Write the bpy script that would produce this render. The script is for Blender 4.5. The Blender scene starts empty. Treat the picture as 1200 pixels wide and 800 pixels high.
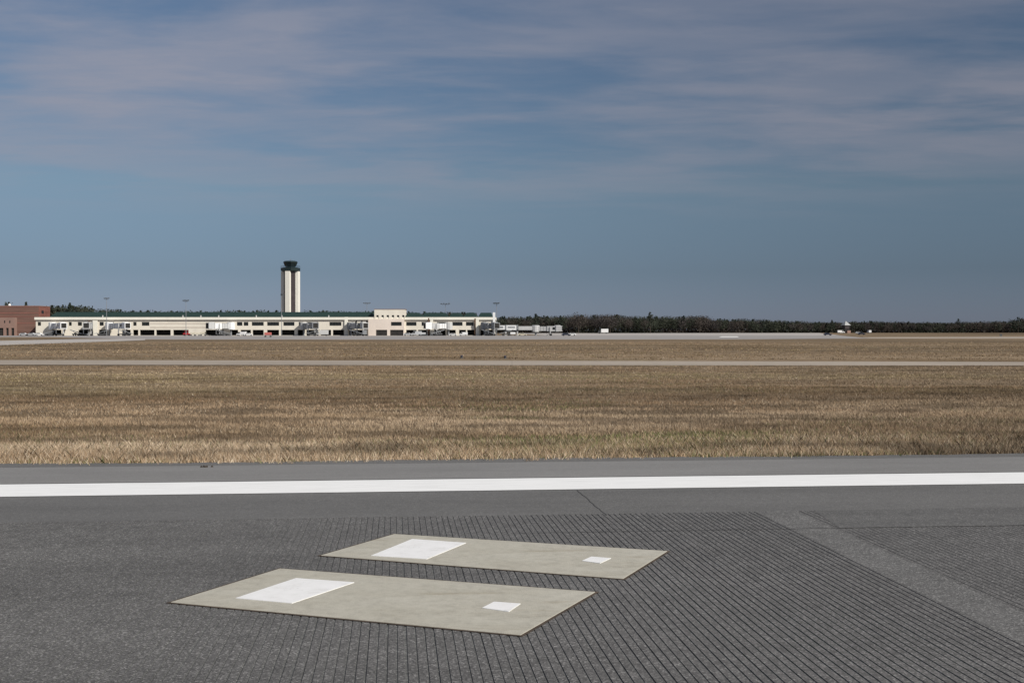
import bpy, bmesh, math, random
import numpy as np
from mathutils import Vector, Matrix

random.seed(7)
rng = np.random.default_rng(11)
R = math.radians
S = bpy.context.scene
C = S.collection

# ------------------------------------------------------------------ camera
F, Y0, H = 1400.0, 389.5, 1.6          # focal length and horizon in photo pixels, eye height in metres
cam = bpy.data.cameras.new('camera')
cam.sensor_width = 36.0
cam.lens = 36.0 * F / 1200.0
cam.clip_start = 0.1
cam.clip_end = 20000
camo = bpy.data.objects.new('camera', cam)
C.objects.link(camo)
PITCH = math.atan((400 - Y0) / F)
camo.location = (0, 0, H)
camo.rotation_euler = (math.pi / 2 - PITCH, 0, 0)
S.camera = camo


def ray(x, y):
    dx, dy, dz = (x - 600) / F, -(y - 400) / F, -1.0
    a = math.pi / 2 - PITCH
    return dx, dy * math.cos(a) - dz * math.sin(a), dy * math.sin(a) + dz * math.cos(a)


def G(x, y, z=0.0):
    """ground point seen at photo pixel x, y"""
    dx, dy, dz = ray(x, y)
    t = (z - H) / dz
    return dx * t, dy * t


def PX(x, d):
    return (x - 600) / F * d


def PZ(y, d):
    return (Y0 - y) / F * d + H


def rise(y):
    """the land climbs gently behind the terminal"""
    if y < 640: return 0.0
    if y > 960: return 1.35
    return (y - 640) / 320.0 * 1.35


# ------------------------------------------------------------------ materials
def mat(name, col=(.5, .5, .5), rough=.8, metal=0.0, spec=.3, var=0.0, scale=4.0, bump=0.0, bscale=40.0, attr=None):
    m = bpy.data.materials.new(name)
    m.use_nodes = True
    nt = m.node_tree
    b = nt.nodes['Principled BSDF']
    b.inputs['Roughness'].default_value = rough
    b.inputs['Metallic'].default_value = metal
    b.inputs['Specular IOR Level'].default_value = spec
    b.inputs['Base Color'].default_value = (*col, 1)
    tc = nt.nodes.new('ShaderNodeTexCoord')
    if attr:
        a = nt.nodes.new('ShaderNodeAttribute')
        a.attribute_name = attr
        nt.links.new(a.outputs['Color'], b.inputs['Base Color'])
    elif var > 0:
        n = nt.nodes.new('ShaderNodeTexNoise')
        n.inputs['Scale'].default_value = scale
        n.inputs['Detail'].default_value = 6
        n.inputs['Roughness'].default_value = .65
        nt.links.new(tc.outputs['Object'], n.inputs['Vector'])
        r = nt.nodes.new('ShaderNodeValToRGB')
        r.color_ramp.elements[0].position = .3
        r.color_ramp.elements[1].position = .7
        r.color_ramp.elements[0].color = (*[c * (1 - var) for c in col], 1)
        r.color_ramp.elements[1].color = (*[min(1, c * (1 + var)) for c in col], 1)
        nt.links.new(n.outputs['Fac'], r.inputs['Fac'])
        nt.links.new(r.outputs['Color'], b.inputs['Base Color'])
    if bump > 0:
        n2 = nt.nodes.new('ShaderNodeTexNoise')
        n2.inputs['Scale'].default_value = bscale
        n2.inputs['Detail'].default_value = 4
        nt.links.new(tc.outputs['Object'], n2.inputs['Vector'])
        bp = nt.nodes.new('ShaderNodeBump')
        bp.inputs['Strength'].default_value = bump
        bp.inputs['Distance'].default_value = .01
        nt.links.new(n2.outputs['Fac'], bp.inputs['Height'])
        nt.links.new(bp.outputs['Normal'], b.inputs['Normal'])
    return m


class NT:
    """tiny node-tree helper"""
    def __init__(s, name):
        s.m = bpy.data.materials.new(name); s.m.use_nodes = True
        s.t = s.m.node_tree; s.b = s.t.nodes['Principled BSDF']
        s.tc = s.t.nodes.new('ShaderNodeTexCoord')
    def n(s, typ, **kw):
        x = s.t.nodes.new('ShaderNode' + typ)
        for k, v in kw.items(): setattr(x, k, v)
        return x
    def l(s, a, b): s.t.links.new(a, b)
    def mapped(s, scale=(1, 1, 1), rot=0.0, loc=(0, 0, 0)):
        mp = s.n('Mapping'); mp.inputs['Scale'].default_value = scale
        mp.inputs['Rotation'].default_value = (0, 0, rot); mp.inputs['Location'].default_value = loc
        s.l(s.tc.outputs['Object'], mp.inputs['Vector']); return mp.outputs['Vector']
    def noise(s, scale, vec=None, detail=5, rough=.6):
        x = s.n('TexNoise'); x.inputs['Scale'].default_value = scale
        x.inputs['Detail'].default_value = detail; x.inputs['Roughness'].default_value = rough
        s.l(vec if vec is not None else s.tc.outputs['Object'], x.inputs['Vector']); return x.outputs['Fac']
    def ramp(s, fac, stops):
        x = s.n('ValToRGB'); e = x.color_ramp.elements
        while len(e) < len(stops): e.new(.5)
        for i, (p, c) in enumerate(stops):
            e[i].position = p
            e[i].color = (*c, 1) if isinstance(c, tuple) else (c, c, c, 1)
        s.l(fac, x.inputs['Fac']); return x.outputs['Color']
    def mix(s, a, b, fac=1.0, mode='MULTIPLY'):
        x = s.n('MixRGB', blend_type=mode)
        for sock, v in ((x.inputs['Fac'], fac), (x.inputs[1], a), (x.inputs[2], b)):
            if hasattr(v, 'is_output'): s.l(v, sock)
            elif isinstance(v, tuple): sock.default_value = (*v, 1)
            else: sock.default_value = v
        return x.outputs['Color']
    def bump(s, h, strength, dist):
        x = s.n('Bump'); x.inputs['Strength'].default_value = strength; x.inputs['Distance'].default_value = dist
        s.l(h, x.inputs['Height']); s.l(x.outputs['Normal'], s.b.inputs['Normal'])
    def done(s, col, rough=.9, spec=.25):
        s.l(col, s.b.inputs['Base Color']); s.b.inputs['Roughness'].default_value = rough
        s.b.inputs['Specular IOR Level'].default_value = spec
        return s.m


def asphalt(name, base, speck=1.0, warm=1.0):
    t = NT(name)
    vo = t.n('TexVoronoi'); vo.inputs['Scale'].default_value = 105
    t.l(t.tc.outputs['Object'], vo.inputs['Vector'])
    sep = t.n('SeparateColor'); t.l(vo.outputs['Color'], sep.inputs['Color'])
    g = t.ramp(sep.outputs['Red'], [(0, 1 - .42 * speck), (.6, 1.0 - .05 * speck), (.86, 1 + .25 * speck), (1, 1 + 1.15 * speck)])
    fine = t.ramp(t.noise(160, detail=3), [(.3, 1 - .3 * speck), (.7, 1 + .3 * speck)])
    mid = t.ramp(t.noise(7, detail=6, rough=.7), [(.3, 1 - .16 * speck), (.7, 1 + .16 * speck)])
    big = t.ramp(t.noise(.8, vec=t.mapped((.3, 1.3, 1)), detail=6, rough=.65), [(.28, .83), (.5, 1.0), (.74, 1.15)])
    col = t.mix(t.mix(t.mix(t.mix((base * warm, base, base * .965), g), fine), mid), big)
    h = t.mix(vo.outputs['Distance'], t.noise(90, detail=3), .5, 'MIX')
    t.bump(h, .55 * speck, .006)
    return t.done(col, .88, .3)


M = {}
M['asphalt'] = asphalt('grooved asphalt', .116, 1.0, 1.03)
M['margin'] = asphalt('smooth asphalt', .126, .45, 1.02)
M['strip'] = asphalt('ungrooved asphalt', .133, .95, 1.02)
M['oldstrip'] = asphalt('older asphalt', .112, .7, 1.02)
M['groove'] = asphalt('worn groove asphalt', .118, .8)
M['shoulder'] = asphalt('shoulder asphalt', .195, .22, 1.02)
M['seal'] = mat('crack sealant', (.07, .068, .064), .7, var=.3, scale=8)


def paint_line():
    t = NT('worn white paint')
    streak = t.ramp(t.noise(5, vec=t.mapped((.35, 9, 1)), detail=6, rough=.7), [(.28, (.60, .60, .585)), (.5, (.80, .80, .785)), (.75, (.86, .86, .845))])
    wear = t.ramp(t.noise(38, detail=5, rough=.75), [(.24, .45), (.33, 1.0)])
    t.bump(t.noise(90), .3, .003)
    return t.done(t.mix(streak, wear), .75, .3)


M['line'] = paint_line()


def slab_mat():
    t = NT('khaki concrete')
    a = t.ramp(t.noise(1.9, vec=t.mapped((.7, 1.7, 1), R(-17)), detail=7, rough=.66), [(.26, (.345, .322, .262)), (.45, (.415, .394, .330)), (.6, (.435, .415, .352)), (.78, (.465, .446, .385))])
    b = t.ramp(t.noise(11, detail=6, rough=.75), [(.28, .82), (.5, 1.0), (.72, 1.10)])
    c = t.ramp(t.noise(150, detail=2), [(.3, .84), (.7, 1.12)])
    st = t.ramp(t.noise(2.6, vec=t.mapped((.45, 2.6, 1), R(-8), (3, 1, 0)), detail=6, rough=.7), [(.57, (1, 1, 1)), (.68, (.86, .83, .79)), (.76, (.76, .72, .68))])
    pit = t.ramp(t.noise(60, detail=3), [(.25, .55), (.32, 1.0)])
    t.bump(t.noise(120), .35, .003)
    return t.done(t.mix(t.mix(t.mix(t.mix(a, b), c), st), pit), .85, .25)


def panel_mat():
    t = NT('dirty white panel')
    a = t.ramp(t.noise(6, detail=7, rough=.7), [(.28, (.62, .61, .585)), (.45, (.77, .765, .75)), (.7, (.83, .825, .815))])
    b = t.ramp(t.noise(45, detail=4, rough=.7), [(.27, .6), (.36, 1.0)])
    t.bump(t.noise(60), .3, .003)
    return t.done(t.mix(a, b), .6, .3)


M['slab'] = slab_mat()
M['panel'] = panel_mat()
M['joint'] = mat('brown joint seal', (.075, .055, .04), .85, var=.4, scale=10)


def concrete(name, col):
    t = NT(name)
    a = t.ramp(t.noise(.05, vec=t.mapped((.4, 1, 1)), detail=6), [(.3, .82), (.7, 1.14)])
    b = t.ramp(t.noise(1.6, detail=5), [(.3, .88), (.7, 1.1)])
    br = t.n('TexBrick'); br.offset = 0
    br.inputs['Scale'].default_value = 1; br.inputs['Brick Width'].default_value = 7.5; br.inputs['Row Height'].default_value = 7.5
    br.inputs['Mortar Size'].default_value = .015
    br.inputs['Color1'].default_value = (1, 1, 1, 1); br.inputs['Color2'].default_value = (.9, .9, .9, 1); br.inputs['Mortar'].default_value = (.72, .72, .72, 1)
    t.l(t.tc.outputs['Object'], br.inputs['Vector'])
    return t.done(t.mix(t.mix(t.mix(col, a), b), br.outputs['Color']), .9, .2)


M['taxi'] = concrete('taxiway concrete', (.375, .322, .265))
M['apron'] = concrete('apron concrete', (.33, .31, .295))
M['apron2'] = concrete('pale apron concrete', (.43, .40, .37))


def grass_ground():
    t = NT('dry turf')
    a = t.ramp(t.noise(.11, vec=t.mapped((.55, 1, 1)), detail=7, rough=.62), [(.25, (.115, .080, .045)), (.42, (.185, .132, .080)), (.56, (.235, .176, .115)), (.7, (.155, .120, .066)), (.82, (.275, .215, .145))])
    far = t.ramp(t.noise(.018, vec=t.mapped((.22, 1, 1), 0, (5, 2, 0)), detail=5), [(.38, .58), (.48, .9), (.60, 1.3)])
    b = t.ramp(t.noise(1.3, detail=6, rough=.7), [(.3, .7), (.7, 1.25)])
    c = t.ramp(t.noise(18, detail=4, rough=.7), [(.3, .6), (.7, 1.3)])
    t.bump(t.noise(9, detail=6, rough=.75), .9, .06)
    return t.done(t.mix(t.mix(t.mix(a, far), b), c), .95, .1)


M['turf'] = grass_ground()
M['blade'] = mat('grass blades', attr='Col', rough=.75, spec=.15)
M['leaf'] = mat('tree foliage', attr='Col', rough=.85, spec=.1)
M['bark'] = mat('bark', (.07, .055, .045), .9, var=.3, scale=2)
M['cream'] = mat('cream render', (.74, .69, .59), .85, var=.07, scale=.25)
M['fascia'] = mat('pale fascia', (.80, .77, .67), .7, var=.05, scale=.4)
M['pink'] = mat('pinkish precast panel', (.72, .63, .55), .85, var=.06, scale=.3)
M['glass'] = mat('dark window glass', (.018, .02, .02), .15, spec=.5)
M['bay'] = mat('painted opening shade', (.03, .028, .026), .9, var=.4, scale=.5)  # near-black colour stands in for the shade inside openings
M['groof'] = mat('green standing seam roof', (.021, .044, .038), .7, spec=.2, var=.15, scale=.4)
M['gtrim'] = mat('dark green metal', (.014, .026, .027), .4, spec=.4)
M['cabglass'] = mat('tinted cab glass', (.010, .020, .023), .2, spec=.6)
M['tower'] = mat('white tower panel', (.80, .78, .70), .7, var=.04, scale=.3)
M['towerc'] = mat('dark bronze curtain wall', (.05, .04, .04), .3, spec=.5, var=.3, scale=.5)
M['white'] = mat('white paint', (.78, .78, .77), .5, var=.05, scale=.6)
M['lgrey'] = mat('light grey paint', (.50, .50, .49), .55, var=.08, scale=.6)
M['grey'] = mat('grey metal', (.24, .25, .26), .5, var=.15, scale=.8)
M['dgrey'] = mat('dark grey metal', (.07, .072, .075), .5, var=.2, scale=1)
M['red'] = mat('red paint', (.42, .025, .03), .45)
M['orange'] = mat('faded red plastic', (.50, .14, .12), .6)
M['rubber'] = mat('tyre rubber', (.02, .02, .02), .8)
M['brown'] = mat('rust brown paint', (.13, .07, .04), .7)
M['galv'] = mat('galvanised steel', (.36, .38, .39), .45, metal=.4)
M['lens'] = mat('dark blue lens', (.02, .025, .06), .4)
M['soil'] = mat('dark soil clod', (.05, .04, .03), .95, var=.4, scale=20)


def brick_mat():
    t = NT('red brick')
    br = t.n('TexBrick')
    br.inputs['Scale'].default_value = 1; br.inputs['Brick Width'].default_value = .6; br.inputs['Row Height'].default_value = .2
    br.inputs['Mortar Size'].default_value = .02
    br.inputs['Color1'].default_value = (.24, .062, .046, 1); br.inputs['Color2'].default_value = (.19, .050, .038, 1); br.inputs['Mortar'].default_value = (.17, .10, .08, 1)
    t.l(t.mapped((1, 1, 1)), br.inputs['Vector'])
    a = t.ramp(t.noise(.25, vec=t.mapped((.2, 1, 2.5)), detail=5), [(.3, .75), (.7, 1.25)])
    return t.done(t.mix(br.outputs['Color'], a), .9, .15)


M['brick'] = brick_mat()
M['brickband'] = mat('pale brick band', (.24, .11, .088), .9, var=.12, scale=.4)
M['stone'] = mat('weathered precast', (.27, .175, .142), .9, var=.1, scale=.3)


# ------------------------------------------------------------------ mesh helpers
class MB:
    def __init__(s): s.v = []; s.f = []
    def quad(s, *p):
        i = len(s.v); s.v += [tuple(q) for q in p]; s.f.append(tuple(range(i, i + len(p)))); return s
    def box(s, c, d, rz=0.0, M4=None):
        x, y, z = d[0] / 2, d[1] / 2, d[2] / 2
        i = len(s.v); cr, sr = math.cos(rz), math.sin(rz)
        for a, b, g in ((-1, -1, -1), (1, -1, -1), (1, 1, -1), (-1, 1, -1), (-1, -1, 1), (1, -1, 1), (1, 1, 1), (-1, 1, 1)):
            px, py, pz = a * x, b * y, g * z
            if M4 is not None:
                q = M4 @ Vector((px, py, pz)); px, py, pz = q
            s.v.append((c[0] + px * cr - py * sr, c[1] + px * sr + py * cr, c[2] + pz))
        s.f += [tuple(i + k for k in f) for f in ((0, 3, 2, 1), (4, 5, 6, 7), (0, 1, 5, 4), (1, 2, 6, 5), (2, 3, 7, 6), (3, 0, 4, 7))]
        return s
    def bar(s, a, b, w, h=None):
        """rectangular bar between two points"""
        a, b = Vector(a), Vector(b); d = b - a; L = d.length
        q = d.to_track_quat('X', 'Z').to_matrix()
        return s.box((a + b) / 2, (L, w, h or w), 0, q)
    def loft(s, rings, cap=True):
        n = len(rings[0]); i = len(s.v)
        for r in rings: s.v += [tuple(p) for p in r]
        for k in range(len(rings) - 1):
            for j in range(n):
                s.f.append((i + k * n + j, i + k * n + (j + 1) % n, i + (k + 1) * n + (j + 1) % n, i + (k + 1) * n + j))
        if cap:
            s.f.append(tuple(i + j for j in reversed(range(n)))); e = i + (len(rings) - 1) * n
            s.f.append(tuple(e + j for j in range(n)))
        return s
    def lathe(s, c, prof, n=12, rot=0.0):
        return s.loft([[(c[0] + r * math.cos(rot + 2 * math.pi * j / n), c[1] + r * math.sin(rot + 2 * math.pi * j / n), c[2] + z) for j in range(n)] for r, z in prof])
    def tube(s, a, b, r0, r1=None, n=8):
        a, b = Vector(a), Vector(b); q = (b - a).to_track_quat('Z', 'Y').to_matrix()
        r1 = r0 if r1 is None else r1
        return s.loft([[p + q @ Vector((r * math.cos(2 * math.pi * j / n), r * math.sin(2 * math.pi * j / n), 0)) for j in range(n)] for p, r in ((a, r0), (b, r1))])
    def build(s, name, m, parent=None, loc=None, bevel=0.0):
        me = bpy.data.meshes.new(name)
        me.from_pydata(s.v, [], s.f)
        me.materials.append(m); me.update()
        bm = bmesh.new(); bm.from_mesh(me); bmesh.ops.recalc_face_normals(bm, faces=bm.faces); bm.to_mesh(me); bm.free()
        o = bpy.data.objects.new(name, me); C.objects.link(o)
        if parent: o.parent = parent
        if loc: o.location = loc
        if bevel:
            b = o.modifiers.new('bevel', 'BEVEL'); b.width = bevel; b.segments = 2; b.limit_method = 'ANGLE'
        return o


def tag(o, label=None, cat=None, group=None, kind=None):
    if label: o['label'] = label
    if cat: o['category'] = cat
    if group: o['group'] = group
    if kind: o['kind'] = kind
    return o


def empty(name, label, cat, loc, rz=0.0, group=None):
    o = bpy.data.objects.new(name, None); C.objects.link(o)
    o.location = loc; o.rotation_euler = (0, 0, rz); o.empty_display_size = .5
    return tag(o, label, cat, group)


def dup(root, label, loc, rz=0.0, group=None):
    r = root.copy(); C.objects.link(r); r.location = loc; r.rotation_euler = (0, 0, rz)
    r['label'] = label
    if group: r['group'] = group
    for ch in list(root.children):
        c = ch.copy(); C.objects.link(c); c.parent = r
        for g in list(ch.children):
            d = g.copy(); C.objects.link(d); d.parent = c
    return r


def struct(name, mb, m, label, cat):
    return tag(mb.build(name, m), label, cat, kind='structure')


def big_mesh(name, verts, faces_n, col, m):
    """fast mesh from numpy: verts (N, k, 3) polygons of k corners, col (N, 3)"""
    N, k = verts.shape[0], verts.shape[1]
    me = bpy.data.meshes.new(name)
    me.vertices.add(N * k); me.loops.add(N * k); me.polygons.add(N)
    me.vertices.foreach_set('co', verts.astype(np.float32).ravel())
    me.loops.foreach_set('vertex_index', np.arange(N * k, dtype=np.int32))
    me.polygons.foreach_set('loop_start', np.arange(0, N * k, k, dtype=np.int32))
    try: me.polygons.foreach_set('loop_total', np.full(N, k, dtype=np.int32))
    except Exception: pass
    a = me.attributes.new('Col', 'FLOAT_COLOR', 'POINT')
    c4 = np.ones((N, k, 4), np.float32); c4[:, :, :3] = col[:, None, :]
    a.data.foreach_set('color', c4.ravel())
    me.materials.append(m); me.update(); me.validate()
    o = bpy.data.objects.new(name, me); C.objects.link(o)
    return o


# ------------------------------------------------------------------ ground sheets
KNOTS = [-60, 0, 14, 58, 140, 300, 640, 960, 2500, 9000]


def strip_mesh(near, far, dz):
    """polygon between two polylines given as lists of (x, y); cut at the terrain knots"""
    mb = MB()
    for i in range(len(near) - 1):
        a, b, c, d = Vector(near[i]), Vector(near[i + 1]), Vector(far[i + 1]), Vector(far[i])
        n = 48
        for k in range(n):
            t0, t1 = k / n, (k + 1) / n
            q = [a.lerp(d, t0), b.lerp(c, t0), b.lerp(c, t1), a.lerp(d, t1)]
            mb.quad(*[(p.x, p.y, rise(p.y) + dz) for p in q])
    return mb


g = MB()
for i in range(len(KNOTS) - 1):
    y0, y1 = KNOTS[i], KNOTS[i + 1]
    g.quad((-6000, y0, rise(y0) - .03), (6000, y0, rise(y0) - .03), (6000, y1, rise(y1) - .03), (-6000, y1, rise(y1) - .03))
struct('ground', g, M['turf'], 'wide flat airfield of dry brown turf reaching the horizon', 'ground')

# runway frame: u along the white edge line, v across it, away from the camera
TH = R(5.6)
RW = Matrix.Rotation(TH, 4, 'Z')


def uv(x, y): return x * math.cos(TH) + y * math.sin(TH), -x * math.sin(TH) + y * math.cos(TH)


V_G, V_SEAM, V_L0, V_L1, V_EDGE = 10.42, 9.47, 12.05, 13.02, 15.08
U0, U1 = -14.0, 14.0
SB0, SB1 = 3.22, 3.57                     # ungrooved band across the runway
pitch_g, wg = .049, .0098
top, gro, bnd = MB(), MB(), MB()
VS = list(np.linspace(-5, V_G, 24))
u = U0
k = 0
cuts = []
while u < U1 - pitch_g:
    if u + pitch_g > SB0 and u < SB0:
        cuts.append((u, SB0, None, 0)); u = SB0; continue
    if SB0 <= u < SB1: u = SB1; continue
    w = wg * random.uniform(.82, 1.15) * (1.45 if k % 11 == 0 else 1.0)
    if u >= SB1: w *= .62
    g0 = u + pitch_g - w
    cuts.append((u, g0, u + pitch_g, w)); u += pitch_g; k += 1
for (a, b, c, w) in cuts:
    j0 = [random.gauss(0, .0009) for _ in VS]
    dp = .0043 * random.uniform(.8, 1.15)
    vend = V_G + random.gauss(0, .012)
    for i in range(len(VS) - 1):
        v0, v1 = VS[i], VS[i + 1]
        if c is None:
            top.quad((a, v0, 0), (b, v0, 0), (b, v1, 0), (a, v1, 0)); continue
        if i == len(VS) - 2: pass
        top.quad((a, v0, 0), (b + j0[i], v0, 0), (b + j0[i + 1], v1, 0), (a, v1, 0))
        b0, b1 = b + j0[i], b + j0[i + 1]
        s_ = w * .12
        gro.quad((b0, v0, 0), (b1, v1, 0), (b1 + s_, v1, -dp), (b0 + s_, v0, -dp))
        gro.quad((b0 + s_, v0, -dp), (c - s_, v0, -dp), (c - s_, v1, -dp), (b1 + s_, v1, -dp))
        gro.quad((c - s_, v0, -dp), (c, v0, 0), (c, v1, 0), (c - s_, v1, -dp))
    if c is not None:
        gro.quad((b, V_G, 0), (c, V_G, 0), (c - w * .12, V_G, -dp), (b + w * .12, V_G, -dp))


def rw(name, mb, m, label, cat, parent=None):
    o = mb.build(name, m)
    o.rotation_euler = (0, 0, TH)
    tag(o, label, cat, kind='structure')
    return o


rw('runway', top, M['asphalt'], 'dark grey grooved asphalt of the runway in the foreground', 'runway')
rw('runway_grooves', gro, M['groove'], 'fine drainage grooves sawn across the runway asphalt', 'grooves')
side = MB()
for a, b in ((-400, U0), (u, 400)):
    side.quad((a, -40, 0), (b, -40, 0), (b, V_G, 0), (a, V_G, 0))
side.quad((U0, -40, 0), (u, -40, 0), (u, -5, 0), (U0, -5, 0))
rw('runway_outer', side, M['asphalt'], 'plain asphalt of the runway beyond the grooves', 'runway')
mg = MB().quad((-400, V_G, 0), (400, V_G, 0), (400, V_L0 + .02, 0), (-400, V_L0 + .02, 0))
mg.quad((-400, V_L0 + .02, 0), (400, V_L0 + .02, 0), (400, V_L1 + .06, 0), (-400, V_L1 + .06, 0))
rw('runway_margin', mg, M['margin'], 'smooth ungrooved asphalt margin beside the white line', 'runway')
bnd.quad((SB0, -5, 0), (SB1, -5, 0), (SB1, V_G, 0), (SB0, V_G, 0))
rw('runway_band', bnd, M['strip'], 'paler ungrooved asphalt band crossing the runway at right', 'runway')
sh = MB().quad((-400, V_L1 + .06, 0), (400, V_L1 + .06, 0), (400, V_EDGE - .42, .0), (-400, V_EDGE - .42, .0))
rw('runway_shoulder', sh, M['shoulder'], 'light grey asphalt shoulder between white line and dry grass', 'shoulder')
sh2 = MB()
us = np.arange(-60, 60.01, .35)
eo = [V_EDGE + .05 * math.sin(x * .8) + random.uniform(-.05, .05) for x in us]
for i in range(len(us) - 1):
    sh2.quad((us[i], V_EDGE - .42, 0), (us[i + 1], V_EDGE - .42, 0), (us[i + 1], eo[i + 1], 0), (us[i], eo[i], 0))
rw('shoulder_edge', sh2, M['margin'], 'darker ragged outer edge of the asphalt shoulder', 'shoulder')
ln = MB()
for i in range(80):
    a, b = -80 + i * 2, -78 + i * 2
    ln.quad((a, V_L0, .004), (b, V_L0, .004), (b, V_L1, .004), (a, V_L1, .004))
rw('edge_line', ln, M['line'], 'broad white painted runway edge line', 'marking')
# sealed joints
jt = MB()


def wob(pts, w, z=.003):
    for i in range(len(pts) - 1):
        a, b = Vector(pts[i]), Vector(pts[i + 1]); d = (b - a).normalized(); n = Vector((-d.y, d.x)) * w / 2
        jt.quad((*(a - n), z), (*(b - n), z), (*(b + n), z), (*(a + n), z))


wob([(x, V_SEAM + random.uniform(-.012, .012) - .02 * x / 6) for x in np.arange(1.0, 14, .16)], .010)
uc, vc = uv(*G(675, 573))
wob([(uc + random.uniform(-.006, .006), v) for v in np.arange(V_G - .1, vc, .12)], .007)
wob([(x, V_L1 + .035 + random.uniform(-.008, .008)) for x in np.arange(-30, 30, .3)], .05)
rw('pavement_joints', jt, M['seal'], 'thin dark sealed joints in the runway asphalt', 'joints')
dk = MB().quad((3.62, V_SEAM - .02, .0015), (20, V_SEAM - .08, .0015), (20, V_G, .0015), (3.75, V_G, .0015))
rw('runway_patch', dk, M['oldstrip'], 'darker asphalt patch behind the seam at right', 'runway')

# far pavements
def gx(lst): return [G(x, y) for x, y in lst]


txn = gx([(-900, 426.6), (0, 427.0), (600, 427.5), (1200, 427.9), (2100, 428.4)])
txf = gx([(-900, 421.4), (0, 421.6), (600, 422.3), (1200, 423.6), (2100, 424.0)])
struct('taxiway', strip_mesh(txn, txf, -.01), M['taxi'], 'pale concrete taxiway strip crossing the dry grass', 'taxiway')
stn = gx([(-400, 415), (0, 404.2), (90, 401.2), (170, 398.4)])
stf = gx([(-400, 404), (0, 399.2), (90, 397.2), (170, 396.6)])
struct('link_taxiway', strip_mesh(stn, stf, -.006), M['apron2'], 'pale concrete taxiway curving off to the left', 'taxiway')
apn = gx([(-300, 394.6), (60, 394.8), (170, 397.6), (500, 397.8), (700, 397.6), (880, 397.4), (1020, 396.4)])
apf = [(PX(x, 640), 640) for x in (-300, 60, 170, 500, 700, 900, 985)]
struct('apron', strip_mesh(apn, apf, -.01), M['apron'], 'grey concrete apron in front of the terminal', 'apron')
ap2n = [(PX(x, 640), 640) for x in (640, 800, 985)]
ap2f = [(PX(x, 940), 940) for x in (600, 800, 960)]
struct('back_apron', strip_mesh(ap2n, ap2f, -.01), M['apron2'], 'pale concrete apron reaching back to the wood', 'apron')
rtn = gx([(1020, 396.4), (1200, 396.6), (2000, 397)])
rtf = gx([(1010, 395.0), (1200, 394.4), (2000, 394.6)])
struct('far_taxiway', strip_mesh(rtn, rtf, -.008), M['taxi'], 'narrow pale taxiway before the wood at far right', 'taxiway')
pdn = gx([(842, 395.1), (866, 395.1)])
pdf = gx([(846, 394.0), (864, 394.0)])
struct('pale_pavement', strip_mesh(pdn, pdf, .01), mat('new white concrete', (.72, .71, .68), .8, var=.06, scale=.2), 'bright new patch of concrete pavement on the apron', 'pavement')

# ------------------------------------------------------------------ concrete pads in the runway
def pad(corners, panels, label):
    P = [Vector((*G(x, y), 0)) for x, y in corners]
    c = sum(P, Vector()) / 4
    root = empty('concrete_pad', label, 'concrete pad', c, 0, 'concrete pads in the runway')
    q = [p - c for p in P]
    def ring(pts, off):
        out = []
        for i, p in enumerate(pts):
            a, b = pts[i - 1], pts[(i + 1) % 4]
            d1 = (p - a).normalized(); d2 = (b - p).normalized()
            n1 = Vector((-d1.y, d1.x, 0)); n2 = Vector((-d2.y, d2.x, 0))
            n = (n1 + n2).normalized(); out.append(p + n * off / max(.3, n.dot(n1)))
        return out
    sgn = 1 if (q[1] - q[0]).cross(q[2] - q[1]).z < 0 else -1
    s = MB(); s.loft([[(p.x, p.y, -.04) for p in q], [(p.x, p.y, .006) for p in q]])
    s.build('slab', M['slab'], root, bevel=.0025)
    o1, o0 = ring(q, .020 * sgn), ring(q, -.002 * sgn)
    j = MB()
    for i in range(4):
        a, b = i, (i + 1) % 4
        j.quad((*o0[a].xy, .003), (*o0[b].xy, .003), (*o1[b].xy, .003), (*o1[a].xy, .003))
    j.build('joint_seal', M['joint'], root)
    for pl in panels:
        pp = [Vector((*G(x, y), 0)) - c for x, y in pl]
        m_ = MB(); m_.loft([[(p.x, p.y, .004) for p in pp], [(p.x, p.y, .010) for p in pp]])
        m_.build('white_panel', M['panel'], root)
    return root


pad([(200, 706), (328, 666.5), (697.5, 694), (610, 744.5)],
    [[(276, 702), (347, 678.5), (415, 683.5), (342, 708)], [(565, 713.5), (579, 706.3), (610, 708.5), (596, 718)]],
    'nearer khaki concrete pad with one large and one small white panel')
pad([(376, 651), (462, 626), (782, 646), (730, 678.5)],
    [[(435, 652), (483, 632.5), (546, 637), (500, 656)], [(682, 658.2), (693, 653.2), (716, 655), (703, 661)]],
    'farther khaki concrete pad just behind the nearer one, next to the white line')

# ------------------------------------------------------------------ grass
def vnoise(x, y, seed, sc):
    r = np.random.default_rng(seed); T = r.random((256, 256))
    X, Y = x * sc, y * sc
    xi, yi = np.floor(X).astype(int), np.floor(Y).astype(int)
    fx, fy = X - xi, Y - yi
    fx, fy = fx * fx * (3 - 2 * fx), fy * fy * (3 - 2 * fy)
    g_ = lambda a, b: T[a % 256, b % 256]
    return (g_(xi, yi) * (1 - fx) + g_(xi + 1, yi) * fx) * (1 - fy) + (g_(xi, yi + 1) * (1 - fx) + g_(xi + 1, yi + 1) * fx) * fy


def fbm(x, y, seed, sc): return (vnoise(x, y, seed, sc) + .5 * vnoise(x, y, seed + 1, sc * 2.1) + .25 * vnoise(x, y, seed + 2, sc * 4.3)) / 1.75


TAN = np.array([.420, .315, .214]); STRAW = np.array([.580, .480, .355]); BROWN = np.array([.290, .192, .116]); GREEN = np.array([.135, .150, .055]); OLIVE = np.array([.225, .190, .095])


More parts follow.
